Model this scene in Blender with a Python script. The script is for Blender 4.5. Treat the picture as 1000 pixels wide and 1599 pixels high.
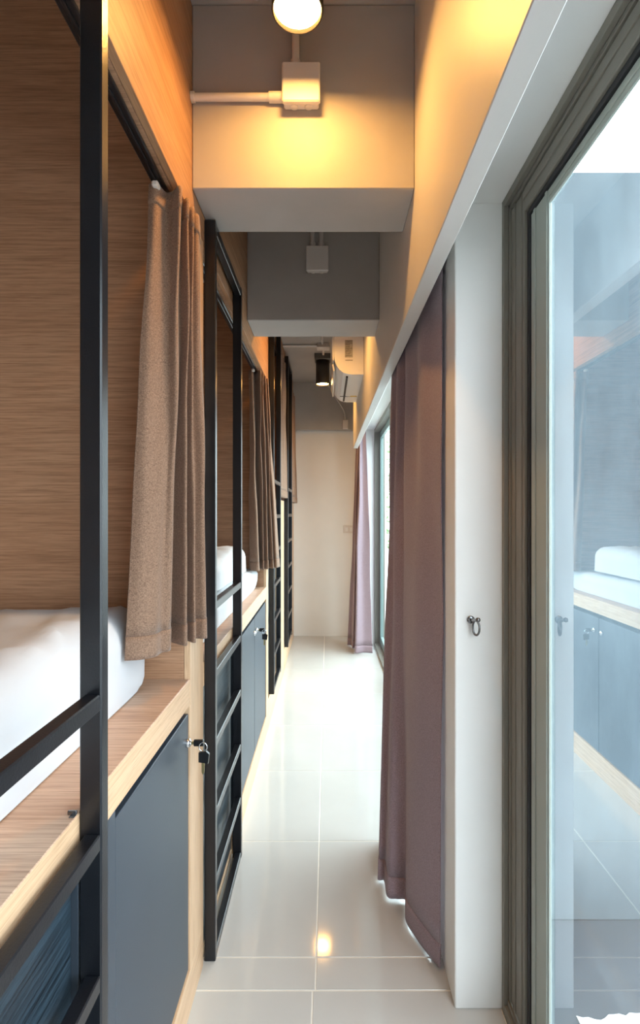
import bpy, bmesh, math, random
from mathutils import Vector

for o in list(bpy.data.objects):
    bpy.data.objects.remove(o)
scene = bpy.context.scene
COL = scene.collection

# ------------------------------------------------------------------ camera
cam_data = bpy.data.cameras.new('camera')
cam = bpy.data.objects.new('camera', cam_data)
COL.objects.link(cam)
cam.location = (0, 0, 1.4)
cam.rotation_euler = (math.pi / 2, 0, 0)
cam_data.sensor_width = 36
cam_data.lens = 808 * 36 / 1599
cam_data.shift_x = -12 / 1599
cam_data.shift_y = 0.0003
cam_data.clip_start = 0.05
scene.camera = cam

# ------------------------------------------------------------------ sky
world = bpy.data.worlds.new('sky')
scene.world = world
world.use_nodes = True
wb = world.node_tree.nodes['Background']
wb.inputs['Color'].default_value = (0.86, 0.94, 1.0, 1)
wb.inputs['Strength'].default_value = 5.5

scene.view_settings.view_transform = 'Standard'
scene.view_settings.look = 'None'
scene.view_settings.exposure = 0.88
scene.view_settings.gamma = 1
scene.view_settings.use_curve_mapping = False
scene.cycles.max_bounces = 12
scene.cycles.diffuse_bounces = 7
scene.cycles.glossy_bounces = 5
scene.cycles.transparent_max_bounces = 12
scene.cycles.sample_clamp_indirect = 8


def portal(name, loc, sy, sz):
    l = bpy.data.lights.new(name, 'AREA')
    l.shape = 'RECTANGLE'
    l.size = sz
    l.size_y = sy
    l.cycles.is_portal = True
    o = bpy.data.objects.new(name, l)
    o.location = loc
    o.rotation_euler = (0, math.pi / 2, 0)
    COL.objects.link(o)


portal('window_portal', (0.70, 0.0, 1.15), 2.9, 2.2)
portal('window_portal', (0.70, 3.6, 1.15), 3.7, 2.2)

# ------------------------------------------------------------------ materials


def srgb(r, g, b):
    f = lambda c: (c / 255 / 12.92) if c <= 10 else ((c / 255 + 0.055) / 1.055) ** 2.4
    return (f(r), f(g), f(b), 1)


def new_mat(name):
    m = bpy.data.materials.new(name)
    m.use_nodes = True
    nt = m.node_tree
    return m, nt, nt.nodes['Principled BSDF']


def noise(nt, scale, vec_scale=None, detail=4, rough=0.55):
    g = nt.nodes.new('ShaderNodeNewGeometry')
    n = nt.nodes.new('ShaderNodeTexNoise')
    n.inputs['Scale'].default_value = scale
    n.inputs['Detail'].default_value = detail
    n.inputs['Roughness'].default_value = rough
    mp = nt.nodes.new('ShaderNodeMapping')
    if vec_scale:
        mp.inputs['Scale'].default_value = vec_scale
    nt.links.new(g.outputs['Position'], mp.inputs['Vector'])
    nt.links.new(mp.outputs['Vector'], n.inputs['Vector'])
    return n.outputs['Fac']


def ramp(nt, fac, stops):
    r = nt.nodes.new('ShaderNodeValToRGB')
    els = r.color_ramp.elements
    while len(els) < len(stops):
        els.new(0.5)
    for e, (p, c) in zip(els, stops):
        e.position = p
        e.color = c
    nt.links.new(fac, r.inputs['Fac'])
    return r.outputs['Color']


def add_bump(nt, bsdf, height, strength, dist=0.002):
    b = nt.nodes.new('ShaderNodeBump')
    b.inputs['Strength'].default_value = strength
    b.inputs['Distance'].default_value = dist
    nt.links.new(height, b.inputs['Height'])
    nt.links.new(b.outputs['Normal'], bsdf.inputs['Normal'])


def mix_col(nt, fac, a, b, mode='MIX'):
    m = nt.nodes.new('ShaderNodeMix')
    m.data_type = 'RGBA'
    m.blend_type = mode
    for k, v in (('Factor', fac), ('A', a), ('B', b)):
        sock = [s for s in m.inputs if s.name == k and (s.type == 'RGBA' or k == 'Factor')][0]
        if k == 'Factor':
            sock = m.inputs[0]
        if hasattr(v, 'links') or isinstance(v, bpy.types.NodeSocket):
            nt.links.new(v, sock)
        else:
            sock.default_value = v
    return [s for s in m.outputs if s.type == 'RGBA'][0]


def paint(name, col, rough=0.6, mott=0.04, bump=0.08, scale=3.0, spec=0.5):
    m, nt, b = new_mat(name)
    lo = tuple(c * (1 - mott) for c in col[:3]) + (1,)
    hi = tuple(min(1, c * (1 + mott)) for c in col[:3]) + (1,)
    c = ramp(nt, noise(nt, scale, detail=6), [(0.3, lo), (0.7, hi)])
    nt.links.new(c, b.inputs['Base Color'])
    b.inputs['Roughness'].default_value = rough
    b.inputs['Specular IOR Level'].default_value = spec
    if bump:
        add_bump(nt, b, noise(nt, 260, detail=3), bump, 0.001)
    return m


def plain(name, col, rough=0.5, metal=0.0, spec=0.5):
    m, nt, b = new_mat(name)
    b.inputs['Base Color'].default_value = col
    b.inputs['Roughness'].default_value = rough
    b.inputs['Metallic'].default_value = metal
    b.inputs['Specular IOR Level'].default_value = spec
    return m


def wood(name, light, mid, dark, axis, rough=0.5, bump=0.15, streak=0.5):
    m, nt, b = new_mat(name)
    def vs(a, c):
        v = [c, c, c]
        v['XYZ'.index(axis)] = a
        return tuple(v)
    broad = noise(nt, 1.0, vs(0.9, 9), detail=5, rough=0.6)
    fine = noise(nt, 1.0, vs(4.5, 170), detail=4, rough=0.65)
    pore = noise(nt, 1.0, vs(14, 420), detail=2)
    base = ramp(nt, broad, [(0.30, mid), (0.52, light), (0.72, mid)])
    f = ramp(nt, fine, [(0.34, (1, 1, 1, 1)), (0.58, (0, 0, 0, 1))])
    c = mix_col(nt, f, base, dark)
    # only part of the streak strength
    c2 = mix_col(nt, streak, base, c)
    p = ramp(nt, pore, [(0.36, (0.72, 0.68, 0.66, 1)), (0.46, (1, 1, 1, 1))])
    c3 = mix_col(nt, 0.55, c2, p, 'MULTIPLY')
    nt.links.new(c3, b.inputs['Base Color'])
    b.inputs['Roughness'].default_value = rough
    b.inputs['Specular IOR Level'].default_value = 0.35
    add_bump(nt, b, fine, bump, 0.0006)
    return m


def fabric(name, a, b_, weave=900, rough=0.9, sheen=0.2, mott=None):
    m, nt, b = new_mat(name)
    g = nt.nodes.new('ShaderNodeNewGeometry')
    n1 = noise(nt, weave, (1, 1, 0.35), detail=2)
    n2 = noise(nt, weave, (0.3, 0.3, 1), detail=2)
    ad = nt.nodes.new('ShaderNodeMath')
    ad.operation = 'ADD'
    nt.links.new(n1, ad.inputs[0])
    nt.links.new(n2, ad.inputs[1])
    c = ramp(nt, ad.outputs[0], [(0.0, a), (1.0, b_)])
    nt.nodes[-1].color_ramp.elements[0].position = 0.80 / 2 + 0.0
    nt.nodes[-1].color_ramp.elements[1].position = 1.0
    hf = nt.nodes.new('ShaderNodeMath')
    hf.operation = 'MULTIPLY'
    hf.inputs[1].default_value = 0.62
    nt.links.new(ad.outputs[0], hf.inputs[0])
    nt.links.new(hf.outputs[0], nt.nodes[-2].inputs['Fac'])
    nt.links.new(c, b.inputs['Base Color'])
    b.inputs['Roughness'].default_value = rough
    b.inputs['Sheen Weight'].default_value = sheen
    b.inputs['Specular IOR Level'].default_value = 0.15
    add_bump(nt, b, ad.outputs[0], 0.35, 0.001)
    return m


M = {}
M['white'] = paint('white_wall_paint', (0.86, 0.85, 0.825, 1), 0.55, 0.02, 0.05)
M['concrete'] = paint('grey_beam_paint', (0.44, 0.415, 0.39, 1), 0.6, 0.06, 0.14, 4)
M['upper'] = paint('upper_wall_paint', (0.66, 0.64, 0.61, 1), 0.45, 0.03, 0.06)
M['walnut'] = wood('walnut_laminate_x', srgb(190, 148, 116), srgb(172, 129, 98), srgb(112, 76, 52), 'X', 0.5, 0.15, 0.5)
M['walnut_y'] = wood('walnut_laminate_y', srgb(190, 148, 112), srgb(174, 131, 96), srgb(122, 86, 58), 'Y', 0.5)
M['bench_sheen'] = wood('walnut_laminate_sheen', srgb(208, 174, 148), srgb(194, 158, 131), srgb(142, 106, 82), 'X', 0.42)  # paler copy of the walnut for the platform, window sheen put into its colour
M['oak_y'] = wood('oak_laminate_y', srgb(221, 187, 152), srgb(210, 174, 138), srgb(182, 142, 106), 'Y', 0.45)
M['oak_z'] = wood('oak_laminate_z', srgb(221, 187, 152), srgb(210, 174, 138), srgb(182, 142, 106), 'Z', 0.45)
M['steel'] = paint('black_painted_steel', (0.008, 0.009, 0.012, 1), 0.28, 0.15, 0.25, 20, 0.5)
M['door'] = paint('dark_grey_laminate', (0.034, 0.046, 0.062, 1), 0.42, 0.06, 0.05, 3, 0.55)
M['blackwood'] = wood('black_wood_laminate', (0.026, 0.044, 0.060, 1), (0.016, 0.028, 0.040, 1), (0.002, 0.003, 0.005, 1), 'Y', 0.38, 0.8, 0.95)
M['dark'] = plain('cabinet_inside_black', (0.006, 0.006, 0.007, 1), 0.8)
M['brown'] = fabric('brown_herringbone_cloth', srgb(98, 75, 60), srgb(184, 151, 128), 700)
M['purple'] = fabric('mauve_blackout_cloth', srgb(122, 103, 112), srgb(198, 178, 187), 800)
M['lining'] = plain('pale_curtain_lining', (0.62, 0.68, 0.66, 1), 0.8)
M['sheet'] = paint('white_cotton_sheet', (0.63, 0.64, 0.66, 1), 0.85, 0.015, 0.1, 6, 0.2)
M['alu'] = plain('olive_grey_aluminium', (0.20, 0.185, 0.157, 1), 0.5)
M['alu_pale'] = plain('pale_grey_aluminium', (0.37, 0.41, 0.37, 1), 0.5)
M['alu_green'] = plain('teal_grey_aluminium', (0.19, 0.26, 0.25, 1), 0.35)
M['gasket'] = plain('black_rubber', (0.012, 0.012, 0.016, 1), 0.5)
M['plastic'] = plain('white_plastic', (0.72, 0.68, 0.64, 1), 0.4)
M['acplastic'] = plain('white_appliance_plastic', (0.80, 0.79, 0.78, 1), 0.35)
M['chrome'] = plain('polished_chrome', (0.75, 0.76, 0.78, 1), 0.14, 1.0)
M['hook'] = plain('dark_chrome', (0.22, 0.22, 0.23, 1), 0.2, 1.0)
M['brass'] = plain('key_brass', (0.55, 0.45, 0.22, 1), 0.3, 1.0)
M['keyblack'] = plain('black_key_plastic', (0.008, 0.008, 0.009, 1), 0.25)
M['lampblack'] = plain('black_lamp_metal', (0.035, 0.032, 0.030, 1), 0.45)
M['lampgrey'] = plain('grey_lamp_mount', (0.10, 0.095, 0.09, 1), 0.5)
M['sticker'] = paint('printed_sticker', (0.42, 0.40, 0.36, 1), 0.5, 0.25, 0, 60)
M['ink'] = plain('dark_ink', (0.06, 0.055, 0.05, 1), 0.6)
M['yellow'] = plain('yellow_sticker', (0.75, 0.50, 0.05, 1), 0.5)
M['grout'] = paint('cream_grout', (0.78, 0.75, 0.68, 1), 0.6, 0.05, 0.1, 30)
M['film'] = paint('white_protective_film', (0.86, 0.87, 0.88, 1), 0.6, 0.04, 0.2, 40)
M['outwall'] = paint('balcony_blue_grey_paint', (0.095, 0.128, 0.148, 1), 0.8, 0.22, 0.2, 1.6)
nt_ = M['outwall'].node_tree
_b = nt_.nodes['Principled BSDF']
_src = _b.inputs['Base Color'].links[0].from_socket
_st = ramp(nt_, noise(nt_, 1.0, (5, 5, 1.2), detail=7, rough=0.7), [(0.38, (0.62, 0.64, 0.66, 1)), (0.6, (1, 1, 1, 1))])
nt_.links.new(mix_col(nt_, 0.8, _src, _st, 'MULTIPLY'), _b.inputs['Base Color'])
M['outfloor'] = paint('balcony_cement', (0.05, 0.068, 0.085, 1), 0.8, 0.15, 0.2, 3)
M['paleground'] = paint('pale_concrete_ground', (0.55, 0.55, 0.53, 1), 0.9, 0.1, 0.1, 1)
M['bark'] = paint('tree_bark', (0.16, 0.12, 0.08, 1), 0.9, 0.3, 0.5, 20)
M['leaf'] = paint('green_leaf', (0.13, 0.25, 0.08, 1), 0.6, 0.35, 0, 4)


def tile_material():
    m, nt, b = new_mat('glossy_beige_floor_tile')
    c = ramp(nt, noise(nt, 2.2, detail=5), [(0.3, (0.52, 0.515, 0.495, 1)), (0.7, (0.565, 0.56, 0.54, 1))])
    nt.links.new(c, b.inputs['Base Color'])
    b.inputs['Roughness'].default_value = 0.07
    b.inputs['Specular IOR Level'].default_value = 0.6
    add_bump(nt, b, noise(nt, 5, detail=2), 0.02, 0.002)
    return m


M['tile'] = tile_material()


def glass_material(name, reflect, tint):
    m = bpy.data.materials.new(name)
    m.use_nodes = True
    nt = m.node_tree
    nt.nodes.clear()
    out = nt.nodes.new('ShaderNodeOutputMaterial')
    tr = nt.nodes.new('ShaderNodeBsdfTransparent')
    tr.inputs['Color'].default_value = tint
    gl = nt.nodes.new('ShaderNodeBsdfGlossy')
    gl.inputs['Roughness'].default_value = 0.01
    gl.inputs['Color'].default_value = (0.93, 0.97, 1.0, 1)
    mx = nt.nodes.new('ShaderNodeMixShader')
    mx.inputs[0].default_value = reflect
    nt.links.new(tr.outputs[0], mx.inputs[1])
    nt.links.new(gl.outputs[0], mx.inputs[2])
    nt.links.new(mx.outputs[0], out.inputs['Surface'])
    return m


M['glass'] = glass_material('reflective_window_glass', 0.42, (0.90, 0.96, 0.98, 1))
M['glass_far'] = glass_material('clear_window_glass', 0.14, (0.80, 0.90, 0.89, 1))


def emission(name, col, strength):
    m = bpy.data.materials.new(name)
    m.use_nodes = True
    nt = m.node_tree
    nt.nodes.clear()
    out = nt.nodes.new('ShaderNodeOutputMaterial')
    e = nt.nodes.new('ShaderNodeEmission')
    e.inputs['Color'].default_value = col
    e.inputs['Strength'].default_value = strength
    nt.links.new(e.outputs[0], out.inputs['Surface'])
    return m


M['lamp_glow'] = emission('warm_lamp_diffuser', (1.0, 0.50, 0.125, 1), 135)

# ------------------------------------------------------------------ mesh helpers


class MB:
    def __init__(self):
        self.v = []
        self.f = []
        self.smooth = []

    def add(self, vs, fs, smooth=False):
        n = len(self.v)
        self.v += [tuple(p) for p in vs]
        self.f += [tuple(i + n for i in q) for q in fs]
        self.smooth += [smooth] * len(fs)
        return self

    def box(self, x0, x1, y0, y1, z0, z1, c=0.0015):
        if x0 > x1: x0, x1 = x1, x0
        if y0 > y1: y0, y1 = y1, y0
        if z0 > z1: z0, z1 = z1, z0
        cx, cy, cz = (x0 + x1) / 2, (y0 + y1) / 2, (z0 + z1) / 2
        h = ((x1 - x0) / 2, (y1 - y0) / 2, (z1 - z0) / 2)
        c = min(c, min(h) * 0.45)
        if c <= 0:
            vs = [(cx + a * h[0], cy + b * h[1], cz + d * h[2]) for a in (-1, 1) for b in (-1, 1) for d in (-1, 1)]
            return self.add(vs, [(0, 1, 3, 2), (4, 6, 7, 5), (0, 4, 5, 1), (2, 3, 7, 6), (0, 2, 6, 4), (1, 5, 7, 3)])
        idx = {}
        vs = []
        for a in (-1, 1):
            for b in (-1, 1):
                for d in (-1, 1):
                    for ax in range(3):
                        e = [h[k] - (0 if k == ax else c) for k in range(3)]
                        idx[(a, b, d, ax)] = len(vs)
                        vs.append((cx + a * e[0], cy + b * e[1], cz + d * e[2]))
        fs = []
        S = (-1, 1)
        for s in S:
            fs.append([idx[(s, b, d, 0)] for b, d in ((-1, -1), (1, -1), (1, 1), (-1, 1))])
            fs.append([idx[(a, s, d, 1)] for a, d in ((-1, -1), (1, -1), (1, 1), (-1, 1))])
            fs.append([idx[(a, b, s, 2)] for a, b in ((-1, -1), (1, -1), (1, 1), (-1, 1))])
        for s in S:
            for t in S:
                fs.append([idx[(s, t, -1, 0)], idx[(s, t, 1, 0)], idx[(s, t, 1, 1)], idx[(s, t, -1, 1)]])
                fs.append([idx[(s, -1, t, 0)], idx[(s, 1, t, 0)], idx[(s, 1, t, 2)], idx[(s, -1, t, 2)]])
                fs.append([idx[(-1, s, t, 1)], idx[(1, s, t, 1)], idx[(1, s, t, 2)], idx[(-1, s, t, 2)]])
                for u in S:
                    fs.append([idx[(s, t, u, 0)], idx[(s, t, u, 1)], idx[(s, t, u, 2)]])
        return self.add(vs, fs)

    def lathe(self, center, prof, axis='Z', n=32, smooth=True):
        """prof: list of (radius, height along axis)"""
        vs, fs = [], []
        for r, hh in prof:
            for k in range(n):
                t = 2 * math.pi * k / n
                a, b = r * math.cos(t), r * math.sin(t)
                p = {'Z': (a, b, hh), 'X': (hh, a, b), 'Y': (a, hh, b)}[axis]
                vs.append((center[0] + p[0], center[1] + p[1], center[2] + p[2]))
        for i in range(len(prof) - 1):
            for k in range(n):
                k2 = (k + 1) % n
                fs.append((i * n + k, i * n + k2, (i + 1) * n + k2, (i + 1) * n + k))
        return self.add(vs, fs, smooth)

    def disc(self, center, r, axis='Z', n=32):
        vs = []
        for k in range(n):
            t = 2 * math.pi * k / n
            a, b = r * math.cos(t), r * math.sin(t)
            p = {'Z': (a, b, 0), 'X': (0, a, b), 'Y': (a, 0, b)}[axis]
            vs.append((center[0] + p[0], center[1] + p[1], center[2] + p[2]))
        return self.add(vs, [tuple(range(n))])

    def tube(self, pts, r, n=12, closed=False):
        pts = [Vector(p) for p in pts]
        m = len(pts)
        vs, fs = [], []
        prev = None
        for i, p in enumerate(pts):
            if closed:
                d = pts[(i + 1) % m] - pts[i - 1]
            else:
                d = pts[min(i + 1, m - 1)] - pts[max(i - 1, 0)]
            d.normalize()
            if prev is None:
                u = d.orthogonal().normalized()
            else:
                u = (prev - d * prev.dot(d)).normalized()
            prev = u
            w = d.cross(u)
            for k in range(n):
                t = 2 * math.pi * k / n
                vs.append(p + u * (r * math.cos(t)) + w * (r * math.sin(t)))
        for i in range(m if closed else m - 1):
            j = (i + 1) % m
            for k in range(n):
                k2 = (k + 1) % n
                fs.append((i * n + k, i * n + k2, j * n + k2, j * n + k))
        self.add(vs, fs, True)
        if not closed:
            self.add(vs[:n], [tuple(range(n))])
            self.add(vs[-n:], [tuple(range(n))])
        return self

    def prism(self, prof, lo, hi, axis='Y', smooth=False):
        """closed 2-D profile extruded along an axis; prof in the two other axes"""
        n = len(prof)
        def p3(a, b, t):
            return {'Y': (a, t, b), 'X': (t, a, b), 'Z': (a, b, t)}[axis]
        vs = [p3(a, b, lo) for a, b in prof] + [p3(a, b, hi) for a, b in prof]
        fs = [(i, (i + 1) % n, n + (i + 1) % n, n + i) for i in range(n)]
        self.add(vs, fs, smooth)
        self.add(vs[:n], [tuple(range(n))])
        self.add(vs[n:], [tuple(range(n))])
        return self


def world_loc(o):
    p = Vector((0, 0, 0))
    while o is not None:
        p += o.location
        o = o.parent
    return p


def obj(name, mb, mat, parent=None, loc=None):
    """link one mesh object; mesh coordinates are world coordinates"""
    off = Vector(loc) if loc is not None else Vector((0, 0, 0))
    base = world_loc(parent) if parent is not None else Vector((0, 0, 0))
    org = off if loc is not None else base
    me = bpy.data.meshes.new(name)
    me.from_pydata([tuple(Vector(p) - org) for p in mb.v], [], mb.f)
    for poly, s in zip(me.polygons, mb.smooth):
        poly.use_smooth = s
    bm = bmesh.new()
    bm.from_mesh(me)
    bmesh.ops.recalc_face_normals(bm, faces=bm.faces)
    bm.to_mesh(me)
    bm.free()
    me.materials.append(mat)
    o = bpy.data.objects.new(name, me)
    COL.objects.link(o)
    if parent is not None:
        o.parent = parent
        o.location = org - base
    else:
        o.location = org
    return o


def tag(o, label, cat, group=None, kind=None):
    o['label'] = label
    o['category'] = cat
    if group:
        o['group'] = group
    if kind:
        o['kind'] = kind
    return o


def thing(name, label, cat, loc, group=None):
    o = bpy.data.objects.new(name, None)
    o.empty_display_size = 0.1
    COL.objects.link(o)
    o.location = loc
    return tag(o, label, cat, group)


def struct(name, mb, mat, label=None, cat=None):
    o = obj(name, mb, mat)
    o['kind'] = 'structure'
    if label:
        o['label'] = label
        o['category'] = cat
    return o


def struct_root(name, label, cat, loc):
    o = thing(name, label, cat, loc)
    o['kind'] = 'structure'
    return o


CEIL = 2.84
BEAM = 2.317
FRONT = -0.385      # front plane of the bunks
WALL = 0.247        # corridor face of the boxed-out upper wall
PIL = 0.359         # corridor face of the wall below
FRAME = 0.491       # inner face of the window frames
FAR = 5.85
BACK = -1.6

# ------------------------------------------------------------------ room shell
floor = struct('floor', MB().box(-1.5, 0.60, BACK - 0.1, FAR + 0.1, -0.12, -0.0012, 0), M['grout'],
               'floor of glossy beige tiles with cream joints along the corridor', 'floor')
ys = [-1.485, -0.885, -0.285, 0.315, 0.915, 1.515, 1.628, 2.203, 2.803, 3.405, 4.012, 4.622, 5.236, 5.85]
for j in range(len(ys) - 1):
    xj = -0.044 if ys[j] < 1.5 else -0.036
    for xa, xb in ((-1.24, xj - 0.6 + 0.0), (xj - 0.6, xj), (xj, 0.491 if ys[j] < 1.4 else 0.49)):
        if xa < -1.0:
            continue
        g = 0.0024
        obj('floor_tile', MB().box(xa + g, xb - g, ys[j] + g, ys[j + 1] - g, -0.012, 0.0, 0.0008), M['tile'], floor)

struct('ceiling', MB().box(-1.6, 0.66, BACK - 0.1, FAR + 0.1, CEIL, CEIL + 0.12, 0), M['concrete'],
       'grey painted ceiling above the corridor', 'ceiling')
for nm, y0, y1, lab in (('ceiling_beam', 1.467, 1.695, 'nearest grey ceiling beam, lit yellow by the lamp in front of it'),
                        ('ceiling_beam', 2.47, 2.704, 'middle grey ceiling beam with a square box and two pipes on its dark face'),
                        ('ceiling_beam', 5.75, FAR, 'farthest grey ceiling beam, flush above the white end wall')):
    x0 = FRONT if y0 < 5 else -1.5
    x1 = WALL if y0 < 5 else 0.36
    struct(nm, MB().box(x0, x1, y0, y1, BEAM, CEIL, 0.003), M['concrete'], lab, 'beam')
struct('wall_far', MB().box(-1.6, 0.66, FAR, FAR + 0.12, 0, CEIL, 0), M['white'], 'white end wall of the corridor', 'wall')
struct('wall_back', MB().box(-1.6, 0.66, BACK - 0.12, BACK, 0, CEIL, 0), M['white'], 'white wall behind the viewer', 'wall')
struct('wall_left', MB().box(-1.56, -1.46, BACK, FAR, 0, CEIL, 0), M['walnut'], 'wood clad wall at the back of the bunks', 'wall')
# boxed-out upper wall (pelmet) on the right
struct('trim_1', MB().box(WALL, 0.290, BACK, 5.0, 2.017, CEIL, 0.002), M['upper'],
       'boxed-out white pelmet wall running above the windows', 'wall')
# masonry over the windows with the reveal soffit
struct('wall_right', MB().box(0.291, 0.60, BACK, FAR, 2.272, CEIL, 0), M['white'], 'white wall over the right windows', 'wall')
struct('trim_2', MB().box(PIL, 0.60, 1.458, 1.80, 0, 2.272, 0.003), M['white'],
       'white wall pier between the two windows, with a small hook', 'pier')
struct('trim_3', MB().box(PIL, 0.60, 5.45, FAR, 0, 2.272, 0.003), M['white'],
       'white wall pier at the far end beside the mauve curtain', 'pier')
struct('trim_4', MB().box(PIL, 0.60, BACK, -1.35, 0, 2.272, 0.003), M['white'], 'white wall pier behind the viewer', 'pier')

# ------------------------------------------------------------------ windows


def window_near():
    w = struct_root('window_1', 'near sliding glass door in an olive grey aluminium frame', 'window', (0.55, 0, 0))
    y0, y1 = -1.35, 1.458
    # outer frame: stepped jamb and head profiles, mitred visually by length
    f = MB()
    steps = [(0.491, 0.504, 0.0), (0.504, 0.512, 0.010), (0.512, 0.522, 0.004), (0.522, 0.560, 0.013)]
    for xa, xb, d in steps:
        f.box(xa, xb, y1 - 0.018 - d, y1, 0.0, 2.272, 0.001)
    obj('frame_jamb', f, M['alu'], w)
    f = MB()
    for xa, xb, d in steps:
        f.box(xa, xb, y0, y1 - 0.02, 2.272 - 0.022 - d, 2.272, 0.001)
    obj('frame_head', f, M['alu'], w)
    f = MB().box(0.491, 0.600, y0, y1 - 0.02, 0.0, 0.03, 0.001)
    f.box(0.500, 0.506, y0, y1 - 0.02, 0.03, 0.045, 0.001)
    obj('frame_sill', f, M['alu'], w)
    f = MB().box(0.491, 0.560, y0, y0 + 0.04, 0.03, 2.25, 0.001)
    obj('frame_jamb', f, M['alu'], w)
    # sash: brown stile, gasket, pale inner stile with ribs
    f = MB().box(0.509, 0.545, 1.338, 1.432, 0.045, 2.236, 0.002)
    f.box(0.506, 0.510, 1.352, 1.358, 0.045, 2.236, 0.001)
    f.box(0.506, 0.510, 1.398, 1.404, 0.045, 2.236, 0.001)
    obj('sash_stile', f, M['alu'], w)
    f = MB().box(0.507, 0.540, y0 + 0.05, 1.338, 2.176, 2.236, 0.002)
    f.box(0.503, 0.508, y0 + 0.05, 1.338, 2.205, 2.209, 0.001)
    obj('sash_rail', f, M['alu'], w)
    f = MB().box(0.516, 0.535, 1.322, 1.337, 0.05, 2.176, 0.001)
    f.box(0.514, 0.535, y0 + 0.05, 1.322, 2.161, 2.175, 0.001)
    obj('gasket', f, M['gasket'], w)
    f = MB().box(0.520, 0.5265, 1.216, 1.321, 0.05, 2.160, 0.001)
    for a in (1.222, 1.290):
        f.box(0.5165, 0.521, a, a + 0.010, 0.05, 2.160, 0.001)
    obj('inner_stile', f, M['alu_pale'], w)
    f = MB().box(0.520, 0.5265, y0 + 0.05, 1.216, 2.128, 2.160, 0.001)
    f.box(0.517, 0.521, y0 + 0.05, 1.216, 2.140, 2.146, 0.001)
    obj('inner_rail', f, M['alu_pale'], w)
    f = MB().box(0.520, 0.5265, y0 + 0.05, 1.216, 0.05, 0.13, 0.001)
    obj('inner_rail', f, M['alu_pale'], w)
    g = MB().add([(0.527, y0 + 0.05, 0.12), (0.527, 1.22, 0.12), (0.527, 1.22, 2.14), (0.527, y0 + 0.05, 2.14)], [(0, 1, 2, 3)])
    obj('glass_pane', g, M['glass'], w)
    return w


def window_far():
    w = struct_root('window_2', 'far sliding glass door partly hidden by the near mauve curtain', 'window', (0.55, 3.6, 0))
    y0, y1 = 1.80, 5.45
    f = MB().box(0.491, 0.60, y1 - 0.035, y1, 0, 2.272, 0.002)
    f.box(0.491, 0.60, y0, y0 + 0.035, 0, 2.272, 0.002)
    f.box(0.491, 0.60, y0 + 0.036, y1 - 0.036, 2.235, 2.272, 0.002)
    f.box(0.491, 0.60, y0 + 0.036, y1 - 0.036, 0.0, 0.03, 0.002)
    obj('outer_frame', f, M['alu'], w)
    splits = [(1.84, 3.08), (3.02, 4.22), (4.16, 5.41)]
    for k, (a, b) in enumerate(splits):
        x = 0.505 if k % 2 else 0.545
        s = MB()
        s.box(x, x + 0.03, a, a + 0.055, 0.035, 2.23, 0.002)
        s.box(x, x + 0.03, b - 0.055, b, 0.035, 2.23, 0.002)
        s.box(x, x + 0.03, a + 0.056, b - 0.056, 2.17, 2.23, 0.002)
        s.box(x, x + 0.03, a + 0.056, b - 0.056, 0.035, 0.11, 0.002)
        sash = obj('sash', s, M['alu_green'] if k == 2 else M['alu'], w)
        g = MB().add([(x + 0.015, a + 0.05, 0.1), (x + 0.015, b - 0.05, 0.1), (x + 0.015, b - 0.05, 2.18), (x + 0.015, a + 0.05, 2.18)], [(0, 1, 2, 3)])
        obj('glass_pane', g, M['glass_far'], sash)
    h = MB().box(0.535, 0.546, 4.175, 4.215, 2.15, 2.21, 0.003)
    o = obj('latch', h, M['gasket'], w)
    return w


window_near()
window_far()

# ------------------------------------------------------------------ balcony outside
struct('balcony_floor', MB().box(0.601, 2.4, -4.0, 6.2, -0.16, -0.02, 0), M['outfloor'], 'grey cement balcony outside the windows', 'floor')
struct('balcony_wall', MB().box(0.601, 2.4, 1.80, 1.92, -0.02, 2.585, 0.004), M['outwall'],
       'stained blue-grey balcony partition seen through the near glass', 'wall')
struct('ground', MB().box(-6.0, 24.0, -18.0, 30.0, -0.5, -0.30, 0), M['paleground'], 'pale concrete ground outside below the balcony', 'ground')

rnd = random.Random(4)
edge = [(0.70 + 0.62 * k / 40, 1.452 + 0.018 * rnd.random() - 0.01 * math.sin(k * 0.35), -0.0195) for k in range(41)]
low = [(p[0], 0.85 + 0.02 * rnd.random(), -0.0195) for p in edge]
sh = MB().add(edge + low + [(p[0], p[1], -0.0165) for p in edge + low],
              [(82 + k, 83 + k, 124 + k, 123 + k) for k in range(40)] + [(k, 82 + k, 83 + k, k + 1) for k in range(40)])
tag(obj('plastic_sheet', sh, M['film'], None, (1.0, 1.1, -0.0195)), 'torn white plastic sheet lying on the balcony floor outside the near glass', 'sheet')

tr = thing('leafy_tree', 'pale green tree standing outside beyond the far window', 'tree', (1.45, 11.5, -0.30))
tk = MB().tube([(1.45, 11.5, -0.30), (1.48, 11.5, 1.0), (1.42, 11.5, 2.1), (1.5, 11.5, 3.2)], 0.07, 10)
obj('trunk', tk, M['bark'], tr)
rnd = random.Random(7)
mb = MB()
for k in range(1100):
    while True:
        p = Vector((rnd.uniform(-1, 1), rnd.uniform(-1, 1), rnd.uniform(-1, 1)))
        if p.length < 1:
            break
    c = Vector((1.45, 11.5, 2.2)) + Vector((p.x * 0.9, p.y * 0.9, p.z * 1.7))
    u = Vector((rnd.uniform(-1, 1), rnd.uniform(-1, 1), rnd.uniform(-1, 0.4))).normalized()
    w_ = u.orthogonal().normalized()
    L, W = 0.10, 0.035
    mb.add([c, c + u * L * 0.5 + w_ * W, c + u * L, c + u * L * 0.5 - w_ * W], [(0, 1, 2, 3)])
o = obj('foliage', mb, M['leaf'], tr)
o['kind'] = 'stuff'

# ------------------------------------------------------------------ bunks


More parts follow.
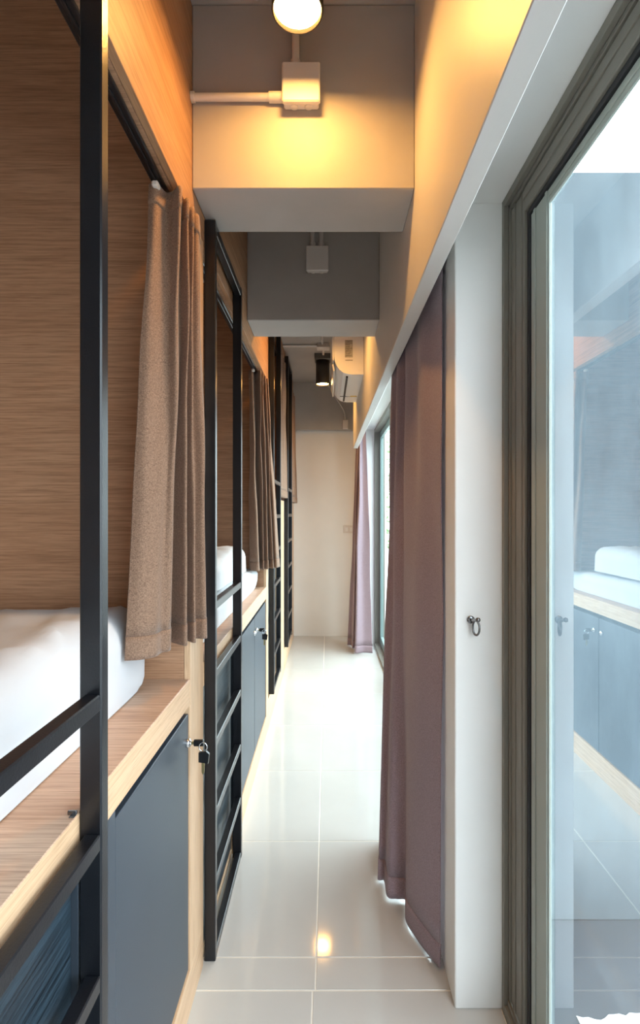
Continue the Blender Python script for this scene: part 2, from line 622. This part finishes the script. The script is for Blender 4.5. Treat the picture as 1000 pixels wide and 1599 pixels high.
def lock_on(parent, y, z):
    """round chrome cam lock on a door face"""
    mb = MB().lathe((FRONT, y, z), [(0.0, -0.012), (0.0125, -0.012), (0.0125, 0.004), (0.0105, 0.006), (0.0065, 0.006), (0.0065, 0.009), (0.0, 0.009)], 'X', 20)
    o = obj('lock', mb, M['chrome'], parent)
    o['label'] = 'round chrome lock'


def key_set(y, z, label, s=1.0):
    """one key in the lock, with a ring and a second key hanging from it"""
    t = thing('key_pair', label, 'keys', (FRONT + 0.010, y, z), 'keys left in the cabinet locks')
    mb = MB().box(FRONT + 0.010, FRONT + 0.016, y - 0.002, y + 0.002, z - 0.004, z + 0.004, 0.0005)
    obj('key_blade', mb, M['brass'], t)
    mb = MB().box(FRONT + 0.016, FRONT + 0.043, y - 0.004, y + 0.004, z - 0.009, z + 0.009, 0.003)
    obj('key_head', mb, M['keyblack'], t)
    ring = []
    for k in range(20):
        a = 2 * math.pi * k / 20
        ring.append((FRONT + 0.043 + 0.011 * math.cos(a), y - 0.006, z - 0.009 + 0.012 * math.sin(a)))
    obj('key_ring', MB().tube(ring, 0.0014, 8, True), M['chrome'], t)
    x = FRONT + 0.044
    prof = [(x - 0.012, z - 0.022), (x + 0.008, z - 0.018), (x + 0.017, z - 0.026), (x + 0.014, z - 0.052), (x - 0.012, z - 0.048)]
    mb = MB().prism(prof, y - 0.012, y - 0.004, 'Y')
    obj('hanging_key_head', mb, M['keyblack'], t)
    mb = MB().prism([(x - 0.004, z - 0.050), (x + 0.004, z - 0.050), (x + 0.003, z - 0.078), (x - 0.001, z - 0.083), (x - 0.004, z - 0.076)], y - 0.0095, y - 0.0065, 'Y')
    obj('hanging_key_blade', mb, M['brass'], t)
    return t


def bunk(label, y0, y1, ya, y_doors, lock_spec, low=None):
    """storage bunk from y0 to y1 (clear), partition at its far end up to ya"""
    t = thing('bunk_bed', label, 'bunk bed', (-0.9, y0, 0), 'bunks along the left wall')
    obj('platform', MB().box(-1.455, FRONT - 0.001, y0, y1 - 0.002, 0.914, 0.934, 0.001), M['bench_sheen'], t)
    obj('front_rail', MB().box(FRONT - 0.018, FRONT, y0, y1 - 0.001, 0.859, 0.9335, 0.002), M['oak_y'], t)
    if low is None:
        obj('plinth', MB().box(FRONT - 0.018, FRONT, y0, ya, 0.0, 0.118, 0.001), M['oak_y'], t)
    else:
        obj('plinth', MB().box(FRONT - 0.026, FRONT - 0.008, y0, low, 0.0, 0.022, 0.001), M['oak_y'], t)
        obj('plinth', MB().box(FRONT - 0.018, FRONT, low + 0.001, ya, 0.0, 0.118, 0.001), M['oak_y'], t)
    obj('end_board', MB().box(-1.455, FRONT - 0.018, y1, ya, 0.12, CEIL - 0.003, 0.001), M['walnut'], t)
    obj('edge_strip', MB().box(FRONT - 0.017, FRONT, y1, ya, 0.119, 2.236, 0.001), M['oak_z'], t)
    obj('fascia', MB().box(FRONT - 0.018, FRONT, y0, ya, 2.238, CEIL - 0.002, 0.001), M['walnut_y'], t)
    obj('carcass_back', MB().box(-0.47, -0.455, y0, y1 - 0.003, 0.12, 0.913, 0.001), M['dark'], t)
    if low is None:
        obj('rail_bracket', MB().box(FRONT - 0.016, FRONT - 0.002, 0.796, 0.80, 0.9335, 0.940, 0.0008).box(FRONT - 0.010, FRONT - 0.002, 0.788, 0.796, 0.9335, 0.9355, 0.0008), M['hook'], t)
    tr_ = MB()
    tr_.box(-0.443, -0.414, y0, y1 - 0.002, 2.228, 2.2385, 0.002)
    tr_.box(-0.432, -0.425, y0, y1 - 0.002, 2.224, 2.2285, 0.001)
    tk = obj('curtain_track', tr_, M['steel'], t)
    tk['label'] = 'black curtain track'
    obj('track_soffit', MB().box(-0.445, FRONT - 0.019, y0, y1 - 0.002, 2.2385, 2.25, 0.001), M['walnut'], t)
    # filler and woodgrain panels, then the doors
    for kind, a, b in y_doors:
        if kind == 'woodgrain':
            obj('woodgrain_panel', MB().box(FRONT - 0.03, FRONT - 0.012, a, b, 0.12 if low is None else 0.024, 0.858, 0.001), M['blackwood'], t)
        elif kind == 'filler':
            obj('filler_panel', MB().box(FRONT - 0.02, FRONT - 0.002, a, b, 0.12, 0.858, 0.001), M['door'], t)
        else:
            d = obj('cabinet_door', MB().box(FRONT - 0.022, FRONT - 0.004, a + 0.002, b - 0.002, 0.124, 0.838, 0.0015), M['door'], t)
            for ly, lz in lock_spec:
                if a < ly < b:
                    lock_on(d, ly, lz)
    return t


bunk('near wooden bunk with one dark cabinet door under its white mattress', -0.36, 1.447, 1.600,
     [('woodgrain', -0.35, 0.80), ('filler', 0.802, 0.943), ('door', 0.945, 1.446)], [(1.425, 0.765)])
bunk('second wooden bunk with two dark cabinet doors and a folded duvet', 1.601, 3.240, 3.345,
     [('woodgrain', 1.603, 2.12), ('door', 2.125, 2.752), ('door', 2.754, 3.238)], [(2.72, 0.765), (2.795, 0.765)], 2.12)
key_set(1.425, 0.765, 'black keys hanging in the lock of the near cabinet door')
key_set(2.795, 0.765, 'small black keys hanging in the lock of the far cabinet door')
# glider at the end of the near track
for yy, lab in ((1.292, 'white curtain glider at the end of the near black track'), (2.975, 'white curtain glider at the end of the second black track')):
    g = MB().box(-0.437, -0.421, yy - 0.012, yy + 0.012, 2.209, 2.2235, 0.004)
    o = obj('curtain_glider', g, M['plastic'], None, (-0.429, yy, 2.19))
    tag(o, lab, 'curtain glider', 'curtain gliders')

# tall far bunk
t = thing('bunk_bed', 'tall far bunk with two ladders and short brown curtains high up', 'bunk bed', (-0.9, 3.35, 0), 'bunks along the left wall')
Y0, Y1 = 3.346, 5.848
obj('plinth', MB().box(FRONT - 0.018, FRONT, Y0, Y1, 0.0, 0.19, 0.001), M['oak_y'], t)
for a, b in ((3.93, 4.55), (5.15, 5.846)):
    obj('front_panel', MB().box(FRONT - 0.018, FRONT, a, b, 0.191, 1.50, 0.001), M['oak_z'], t)
for a, b in ((3.348, 3.928), (4.552, 5.148)):
    obj('woodgrain_panel', MB().box(FRONT - 0.03, FRONT - 0.012, a, b, 0.191, 1.50, 0.001), M['blackwood'], t)
obj('platform', MB().box(-1.455, FRONT - 0.02, Y0, Y1, 1.47, 1.49, 0.001), M['walnut'], t)
obj('end_board', MB().box(-1.455, FRONT - 0.02, 4.20, 4.30, 1.491, CEIL - 0.003, 0.001), M['walnut'], t)
obj('fascia', MB().box(FRONT - 0.018, FRONT, 3.93, Y1, 2.70, CEIL - 0.002, 0.001), M['walnut_y'], t)
obj('curtain_track', MB().box(-0.443, -0.414, 3.93, Y1, 2.668, 2.699, 0.002), M['steel'], t)

# ------------------------------------------------------------------ ladders


def ladder(label, ya, yb, z0, z1, rungs, top_bar=True, xa=-0.3845, xb=-0.350):
    t = thing('bunk_ladder', label, 'ladder', (xb, (ya + yb) / 2, z0), 'black steel bunk ladders')
    for y in (ya, yb - 0.026):
        obj('post', MB().box(xa, xb, y, y + 0.026, z0, z1, 0.0025), M['steel'], t)
    for z in rungs:
        obj('rung', MB().box(xb - 0.025, xb - 0.001, ya + 0.0265, yb - 0.0265, z - 0.026, z, 0.002), M['steel'], t)
    if z0 < 0.1:
        obj('bottom_bar', MB().box(xb - 0.025, xb - 0.001, ya + 0.0265, yb - 0.0265, z0, z0 + 0.026, 0.002), M['steel'], t)
    if top_bar:
        obj('top_bar', MB().box(xb - 0.026, xb - 0.001, ya + 0.0265, yb - 0.0265, z1 - 0.036, z1 - 0.004, 0.002), M['steel'], t)
    return t


R1 = [1.119, 0.903, 0.685, 0.464, 0.249]
ladder('nearest black steel ladder, in front of the near bunk and its mattress', 0.30, 0.826, 0.0, 2.312, R1)
ladder('second black steel ladder, standing beside the near bunk curtain', 1.611, 2.118, 0.0, 2.312, R1)
R3 = [1.62, 1.385, 1.152, 0.92, 0.69, 0.466, 0.245]
ladder('third black steel ladder, raised on the tall bunk just past the second brown curtain', 3.38, 3.88, 0.21, 2.80, R3)
ladder('farthest black steel ladder, raised on the tall bunk nearest the end wall', 4.60, 5.10, 0.20, 2.79, R3)

# ------------------------------------------------------------------ bedding


def rounded_block(x0, x1, y0, y1, z0, z1, r, n, wr, seed, puff=0.0, belly=False, lift=0.0):
    """soft block: a finely divided box whose edges round off, with wrinkles"""
    rnd = random.Random(seed)
    ph = [rnd.uniform(0, 6.28) for _ in range(12)]
    hx, hy, hz = (x1 - x0) / 2, (y1 - y0) / 2, (z1 - z0) / 2
    cx, cy, cz = (x0 + x1) / 2, (y0 + y1) / 2, (z0 + z1) / 2
    r = min(r, hz * 0.98)
    bm = bmesh.new()
    bmesh.ops.create_cube(bm, size=2)
    bmesh.ops.subdivide_edges(bm, edges=bm.edges, cuts=n, use_grid_fill=True)
    vs = []
    for v in bm.verts:
        p = Vector((v.co.x * hx, v.co.y * hy, v.co.z * hz))
        q = Vector((max(-hx + r, min(hx - r, p.x)), max(-hy + r, min(hy - r, p.y)), max(-hz + (r if belly else -1), min(hz - r, p.z))))
        d = p - q
        if d.length > 1e-6:
            p = q + d.normalized() * r
        X, Y = p.x, p.y
        up = max(0.0, (p.z + hz) / (2 * hz))
        w = (math.sin(9 * X + 4 * Y + ph[0]) * 0.5 + math.sin(21 * X - 9 * Y + ph[1]) * 0.3
             + math.sin(38 * X + 17 * Y + ph[2] + 2 * math.sin(6 * Y)) * 0.25 + math.sin(5 * Y - 13 * X + ph[3]) * 0.5)
        p.z += wr * w * up
        p.x += wr * 0.7 * math.sin(12 * Y + ph[4]) * up * (1 if X > 0 else 0)
        # sharp little creases running across the sheet
        for q_, (ka, kb, kp) in enumerate(((7, 10, 5), (11, 7, 6), (5, -12, 7))):
            s_ = math.sin(ka * X + kb * Y + ph[q_ + 5] + 1.3 * math.sin(3.1 * X - 2.3 * Y + ph[q_ + 8]))
            p.z += wr * 1.1 * up * max(0.0, 1 - abs(s_) * 3.5) * (0.5 + 0.5 * math.sin(4 * Y - 3 * X + q_))
        if lift:
            t_ = max(0.0, min(1.0, (Y - (hy - 0.13)) / 0.13))
            p.z = max(p.z, -hz) + lift * t_ * t_ * (1 - up)
            if X > 0:
                p.x += 0.018 * t_ * t_
        if puff:
            e = (1 - (X / hx) ** 2) * (1 - (Y / hy) ** 2)
            p.z += puff * e * (up * 2 - 1)
        p.z = max(p.z, -hz)
        v.co = p + Vector((cx, cy, cz))
    mb = MB()
    bm.verts.index_update()
    mb.add([v.co.copy() for v in bm.verts], [tuple(v.index for v in f.verts) for f in bm.faces], True)
    bm.free()
    return mb


mt = thing('mattress', 'thick mattress under a white sheet on the near bunk', 'mattress', (-0.95, 0.5, 0.936), 'mattresses on the bunks')
obj('fitted_sheet', rounded_block(-1.44, -0.492, -0.33, 1.440, 0.936, 1.146, 0.085, 64, 0.009, 3, lift=0.07), M['sheet'], mt)
mt = thing('mattress', 'thin mattress under a white sheet on the second bunk', 'mattress', (-0.95, 2.4, 0.936), 'mattresses on the bunks')
obj('fitted_sheet', rounded_block(-1.44, -0.442, 1.61, 3.232, 0.936, 1.050, 0.05, 48, 0.0045, 5, lift=0.085), M['sheet'], mt)
dv = rounded_block(-1.38, -0.462, 2.15, 2.985, 1.068, 1.200, 0.062, 40, 0.007, 9, 0.004)
tag(obj('folded_duvet', dv, M['sheet'], None, (-0.93, 2.57, 1.042)), 'folded white duvet lying on the second bunk mattress', 'duvet')

# ------------------------------------------------------------------ curtains


def catmull(pts, per):
    out = []
    n = len(pts)
    for i in range(n - 1):
        p0, p1, p2, p3 = pts[max(i - 1, 0)], pts[i], pts[i + 1], pts[min(i + 2, n - 1)]
        for k in range(per):
            t = k / per
            out.append(tuple(0.5 * (2 * p1[d] + (p2[d] - p0[d]) * t + (2 * p0[d] - 5 * p1[d] + 4 * p2[d] - p3[d]) * t * t
                                    + (3 * p1[d] - p0[d] - 3 * p2[d] + p3[d]) * t ** 3) for d in (0, 1)))
    out.append(tuple(pts[-1]))
    return out


def cloth_sheet(top, bot, zt, zb, ua, ub, rows, thick, seed, wav=0.0, sag=0.0):
    """a slab of pleated cloth between two cross sections; ua..ub is the part of the drop it covers"""
    per = 8
    T, B = catmull(top, per), catmull(bot, per)
    n = len(T)
    rnd = random.Random(seed)
    ph = [rnd.uniform(0, 6.28) for _ in range(6)]
    grid = []
    for r in range(rows + 1):
        u = ua + (ub - ua) * r / rows
        row = []
        for k in range(n):
            s = u
            x = T[k][0] * (1 - s) + B[k][0] * s
            y = T[k][1] * (1 - s) + B[k][1] * s
            z = zt * (1 - u) + zb * u
            f = math.sin(math.pi * min(1, u * 1.2 + 0.05))
            x += wav * f * math.sin(7 * u + ph[0] + k * 0.11) + wav * 0.5 * f * math.sin(17 * u + k * 0.23 + ph[1])
            y += wav * f * math.sin(5 * u + ph[2] + k * 0.09)
            z += sag * u * math.sin(k * 0.13 + ph[3])
            row.append(Vector((x, y, z)))
        grid.append(row)
    # offset by normals for thickness
    front, back = [], []
    for r in range(rows + 1):
        for k in range(n):
            a = grid[r][min(k + 1, n - 1)] - grid[r][max(k - 1, 0)]
            b = grid[min(r + 1, rows)][k] - grid[max(r - 1, 0)][k]
            nn = a.cross(b)
            nn = nn.normalized() if nn.length > 1e-9 else Vector((1, 0, 0))
            front.append(grid[r][k] + nn * thick / 2)
            back.append(grid[r][k] - nn * thick / 2)
    N = len(front)
    fs = []
    for r in range(rows):
        for k in range(n - 1):
            a, b, c, d = r * n + k, r * n + k + 1, (r + 1) * n + k + 1, (r + 1) * n + k
            fs.append((a, b, c, d))
            fs.append((N + d, N + c, N + b, N + a))
    for k in range(n - 1):
        fs.append((k, N + k, N + k + 1, k + 1))
        q = rows * n + k
        fs.append((q, q + 1, N + q + 1, N + q))
    for r in range(rows):
        a, b = r * n, (r + 1) * n
        fs.append((a, b, N + b, N + a))
        a, b = r * n + n - 1, (r + 1) * n + n - 1
        fs.append((a, N + a, N + b, b))
    return MB().add(front + back, fs, True)


def curtain(label, top, bot, zt, zb, mat, group, seed, hem=0.055, head=0.05, wav=0.004, thick=0.0022, sag=0.0):
    L = zt - zb
    mx = sum(p[0] for p in top) / len(top)
    my = sum(p[1] for p in top) / len(top)
    t = thing('curtain', label, 'curtain', (mx, my, zb), group)
    uh = 1 - hem / L
    obj('cloth', cloth_sheet(top, bot, zt, zb, 0.0, uh, 36, thick, seed, wav, sag), mat, t)
    obj('hem', cloth_sheet(top, bot, zt, zb, uh, 1.0, 4, thick * 2.2, seed, wav, sag), mat, t)
    if head:
        obj('heading_tape', cloth_sheet(top, bot, zt + 0.001, zb, -0.0005, head / L, 4, thick * 2.6, seed, wav, sag), mat, t)
    return t


A_top = [(-0.448, 1.300), (-0.430, 1.297), (-0.418, 1.332), (-0.396, 1.327), (-0.371, 1.305), (-0.388, 1.37), (-0.366, 1.355), (-0.381, 1.40), (-0.364, 1.395), (-0.375, 1.43), (-0.359, 1.43), (-0.369, 1.49)]
A_bot = [(-0.484, 1.232), (-0.452, 1.238), (-0.424, 1.262), (-0.420, 1.30), (-0.405, 1.325), (-0.432, 1.41), (-0.376, 1.37), (-0.396, 1.43), (-0.36, 1.40), (-0.376, 1.45), (-0.341, 1.45), (-0.367, 1.53)]
curtain('brown herringbone curtain hanging at the end of the near bunk', A_top, A_bot, 2.221, 1.047, M['brown'], 'brown bunk curtains', 1)
B_top = [(-0.457, 3.0), (-0.437, 2.99), (-0.436, 3.06), (-0.39, 3.0), (-0.407, 3.1), (-0.383, 3.06), (-0.392, 3.14), (-0.375, 3.12), (-0.384, 3.2), (-0.37, 3.18), (-0.374, 3.23)]
B_bot = [(-0.471, 3.12), (-0.412, 3.08), (-0.424, 3.2), (-0.389, 3.14), (-0.405, 3.22), (-0.366, 3.18), (-0.38, 3.27), (-0.339, 3.22), (-0.351, 3.3), (-0.324, 3.27), (-0.309, 3.33)]
curtain('brown curtain at the end of the second bunk, between its ladder and the tall bunk', B_top, B_bot, 2.221, 1.05, M['brown'], 'brown bunk curtains', 2)


def zigzag(x_in, x_out, ya, yb, n):
    return [(x_out if k % 2 else x_in, ya + (yb - ya) * k / (n - 1)) for k in range(n)]


curtain('short brown curtain on the tall bunk between the two far ladders', zigzag(-0.393, -0.36, 3.95, 4.45, 9), zigzag(-0.382, -0.345, 3.92, 4.50, 9),
        2.665, 1.52, M['brown'], 'brown bunk curtains', 3)
curtain('short brown curtain farthest away, past the last ladder', zigzag(-0.393, -0.36, 5.16, 5.70, 9), zigzag(-0.382, -0.335, 5.14, 5.75, 9),
        2.665, 1.50, M['brown'], 'brown bunk curtains', 4)

P_top = [(0.347, 1.56), (0.342, 1.65), (0.322, 1.78), (0.333, 1.9), (0.306, 2.05), (0.338, 2.12), (0.304, 2.2), (0.330, 2.3), (0.302, 2.38), (0.33, 2.44), (0.335, 2.56)]
P_bot = [(0.343, 1.578), (0.318, 1.625), (0.29, 1.69), (0.268, 1.765), (0.282, 1.85), (0.249, 1.86), (0.218, 1.87), (0.215, 1.95), (0.192, 1.96), (0.218, 2.05), (0.25, 2.2)]
curtain('long mauve curtain beside the white pier, sweeping the floor', P_top, P_bot, 2.235, 0.012, M['purple'], 'long mauve window curtains', 5, 0.07, 0.05, 0.005, 0.003)
Q_top = [(0.378, 5.1), (0.342, 5.12), (0.316, 5.1), (0.335, 5.3), (0.314, 5.28), (0.318, 5.36), (0.305, 5.36), (0.322, 5.42)]
Q_bot = [(0.442, 5.1), (0.355, 5.12), (0.271, 5.1), (0.289, 5.3), (0.255, 5.28), (0.247, 5.4), (0.208, 5.42), (0.234, 5.55)]
curtain('long mauve curtain at the far end of the corridor', Q_top, Q_bot, 2.235, 0.012, M['purple'], 'long mauve window curtains', 6, 0.07, 0.05, 0.006, 0.003)

# ------------------------------------------------------------------ lamps


def downlight(label, x, y, z_bot, mount):
    t = thing('ceiling_lamp', label, 'lamp', (x, y, CEIL), 'black ceiling downlights')
    R = 0.0625
    mb = MB().lathe((x, y, 0), [(0.0, CEIL - 0.052), (R, CEIL - 0.052), (R, z_bot + 0.002), (R - 0.002, z_bot), (R - 0.0045, z_bot), (R - 0.0045, z_bot + 0.016), (0.0, z_bot + 0.016)], 'Z', 40)
    obj('housing', mb, M['lampblack'], t)
    mb = MB().box(x - mount, x + mount, y - mount, y + mount, CEIL - 0.052, CEIL, 0.004)
    obj('mount', mb, M['lampgrey'], t)
    obj('diffuser', MB().disc((x, y, z_bot + 0.010), R - 0.0055), M['lamp_glow'], t)
    return t


downlight('lit black downlight close overhead, in front of the nearest beam', -0.073, 1.25, 2.610, 0.060)
downlight('lit black downlight behind the middle beam, before the air conditioner', -0.05, 3.10, 2.610, 0.060)
downlight('lit black downlight far along the ceiling beside the air conditioner', -0.046, 4.75, 2.572, 0.073)

# ------------------------------------------------------------------ junction boxes and conduits


def box_wall(label, x, z0, z1, y_face, depth=0.04, w=0.106):
    t = thing('junction_box', label, 'junction box', (x, y_face, z0), 'white junction boxes')
    a, b = x - w / 2, x + w / 2
    obj('base', MB().box(a + 0.004, b - 0.004, y_face - depth * 0.62, y_face, z0 + 0.004, z1 - 0.004, 0.004), M['plastic'], t)
    obj('lid', MB().box(a, b, y_face - depth, y_face - depth * 0.6, z0, z1, 0.006), M['plastic'], t)
    k = MB()
    for dx in (-0.02, 0.02):
        k.lathe((x + dx, y_face - depth * 0.32, z0 + 0.004), [(0.011, 0.002), (0.011, -0.0015), (0.009, -0.0025), (0.0, -0.0025)], 'Z', 16)
    obj('knockout', k, M['plastic'], t)
    return t


box_wall('white junction box under the near lamp, on the yellow lit beam', -0.074, 2.535, 2.645, 1.467)
box_wall('white junction box on the dark middle beam', -0.049, 2.536, 2.655, 2.47)


def conduit(label, pts, r=0.0105, ends=(), group='white cable conduits'):
    mid = pts[0]
    t = thing('conduit', label, 'conduit', mid, group)
    obj('pipe', MB().tube(pts, r, 12), M['plastic'], t)
    for a, b in ends:
        obj('coupling', MB().tube([a, b], r * 1.35, 14), M['plastic'], t)
    return t


yb = 1.467 - 0.012
conduit('white conduit running from the wooden fascia to the near junction box', [(-0.384, yb, 2.567), (-0.130, yb, 2.567)], 0.0105,
        [((-0.165, yb, 2.567), (-0.128, yb, 2.567)), ((-0.384, yb, 2.567), (-0.374, yb, 2.567))])
conduit('white conduit rising from the near junction box behind the lamp', [(-0.090, yb, 2.643), (-0.090, yb, CEIL)], 0.0105,
        [((-0.090, yb, 2.643), (-0.090, yb, 2.668))])
yc = 2.47 - 0.012
conduit('left of the two white conduits above the box on the middle beam', [(-0.072, yc, 2.655), (-0.072, yc, CEIL)], 0.0105, [((-0.072, yc, 2.654), (-0.072, yc, 2.68))])
conduit('right of the two white conduits above the box on the middle beam', [(-0.030, yc, 2.655), (-0.030, yc, CEIL)], 0.0105, [((-0.030, yc, 2.654), (-0.030, yc, 2.68))])
t = thing('junction_box', 'white junction box on the far ceiling before the far lamp', 'junction box', (-0.038, 4.43, CEIL), 'white junction boxes')
obj('base', MB().box(-0.089, 0.013, 4.385, 4.475, CEIL - 0.028, CEIL, 0.003), M['plastic'], t)
obj('lid', MB().box(-0.093, 0.017, 4.38, 4.48, CEIL - 0.042, CEIL - 0.027, 0.004), M['plastic'], t)
zc = CEIL - 0.012
conduit('white conduit across the far ceiling from the bunks to the box', [(-0.384, 4.44, zc), (-0.094, 4.44, zc)])
conduit('white conduit along the ceiling from the middle beam to the far box', [(-0.045, 2.705, zc), (-0.045, 4.379, zc)])
conduit('short white conduit between the far ceiling box and the far lamp', [(-0.04, 4.481, zc), (-0.04, 4.676, zc)])

# power cable and box on the far beam
yf = 5.75 - 0.009
conduit('white cable pipe bending down the far beam to a small box', [(0.0, yf, 2.835), (0.06, yf, 2.72), (0.14, yf, 2.60), (0.175, yf, 2.54), (0.19, yf, 2.49), (0.195, yf, 2.42)], 0.008)
t = thing('isolator_box', 'small white isolator box low on the far grey beam', 'switch box', (0.197, 5.75, 2.36), None)
obj('base', MB().box(0.166, 0.228, 5.722, 5.75, 2.322, 2.425, 0.004), M['plastic'], t)
obj('cover', MB().box(0.170, 0.224, 5.714, 5.7215, 2.327, 2.420, 0.003), M['plastic'], t)

# wall plate
t = thing('wall_outlet', 'white socket plate on the end wall beside the far mauve curtain', 'socket', (0.24, FAR, 1.2), None)
obj('plate', MB().box(0.175, 0.305, FAR - 0.009, FAR, 1.165, 1.250, 0.003), M['plastic'], t)
for x in (0.215, 0.265):
    obj('socket_module', MB().box(x - 0.016, x + 0.016, FAR - 0.012, FAR - 0.0085, 1.185, 1.230, 0.002), M['acplastic'], t)

# hook on the pier
hx, hy, hz = 0.403, 1.458, 1.098
t = thing('wall_hook', 'small chrome ring hook on the white pier', 'hook', (hx, hy, hz), None)
obj('plate', MB().lathe((hx, hy, hz), [(0.0, 0.0), (0.011, 0.0), (0.011, -0.004), (0.008, -0.006), (0.0, -0.006)], 'Y', 20), M['hook'], t)
obj('arm', MB().tube([(hx, hy - 0.004, hz), (hx + 0.001, hy - 0.03, hz + 0.004), (hx + 0.004, hy - 0.05, hz + 0.008)], 0.0042, 10), M['hook'], t)
obj('knob', MB().lathe((hx + 0.005, hy - 0.054, hz + 0.010), [(0.0, -0.007), (0.005, -0.005), (0.007, 0), (0.005, 0.005), (0.0, 0.007)], 'Z', 16), M['hook'], t)
rg = []
for k in range(28):
    a = 2 * math.pi * k / 28
    rg.append((hx + 0.008 + 0.007 * math.cos(a), hy - 0.026 - 0.008 * math.cos(a), hz - 0.018 + 0.020 * math.sin(a)))
obj('ring', MB().tube(rg, 0.0030, 8, True), M['hook'], t)

# ------------------------------------------------------------------ air conditioner
t = thing('air_conditioner', 'white wall air conditioner high on the right wall', 'air conditioner', (WALL, 4.0, 2.34), None)
ya, yb2 = 3.55, 4.45
prof = [(0.246, 2.63), (0.075, 2.63), (0.055, 2.62), (0.045, 2.60), (0.045, 2.47), (0.050, 2.435), (0.062, 2.405), (0.080, 2.380), (0.105, 2.360), (0.135, 2.350), (0.165, 2.346), (0.246, 2.346)]
obj('casing', MB().prism(prof, ya, yb2, 'Y'), M['acplastic'], t)
fp = [(0.0445, 2.615), (0.034, 2.61), (0.030, 2.59), (0.032, 2.46), (0.036, 2.44), (0.0445, 2.45)]
obj('front_panel', MB().prism(fp, ya + 0.01, yb2 - 0.01, 'Y'), M['acplastic'], t)
lv = [(0.036, 2.425), (0.046, 2.430), (0.086, 2.362), (0.078, 2.355)]
obj('louver', MB().prism([(0.030, 2.428), (0.040, 2.432), (0.050, 2.385), (0.041, 2.380)], ya + 0.05, yb2 - 0.05, 'Y'), M['acplastic'], t)
obj('vent_slot', MB().box(0.128, 0.142, ya + 0.06, yb2 - 0.06, 2.340, 2.352, 0.001), M['gasket'], t)
obj('joint_line', MB().box(0.10, 0.240, yb2 - 0.22, yb2 - 0.215, 2.3445, 2.350, 0.0003), M['lampgrey'], t)
st = MB().box(0.118, 0.172, ya - 0.0012, ya + 0.001, 2.462, 2.582, 0.0003)
s = obj('rating_sticker', st, M['sticker'], t)
s['label'] = 'grey printed rating sticker'
ln = MB()
rnd = random.Random(2)
for k in range(9):
    z = 2.575 - k * 0.0125
    ln.box(0.123, 0.150 + 0.018 * rnd.random(), ya - 0.0018, ya - 0.001, z - 0.0028, z, 0.0002)
obj('printed_lines', ln, M['ink'], s)
ln = MB()
for k in range(6):
    ln.box(0.122 + k * 0.0085, 0.1285 + k * 0.0085, ya - 0.0012, ya + 0.001, 2.441, 2.446, 0.0002)
obj('printed_mark', ln, M['ink'], t)
obj('energy_sticker', MB().box(0.185, 0.236, 4.20, 4.235, 2.3448, 2.347, 0.0002), M['yellow'], t)
rg = []
for k in range(24):
    a = 2 * math.pi * k / 24
    rg.append((0.222 + 0.02 * math.cos(a), ya - 0.0005, 2.40 + 0.026 * math.sin(a)))
obj('pipe_knockout', MB().tube(rg, 0.0012, 6, True), M['acplastic'], t)
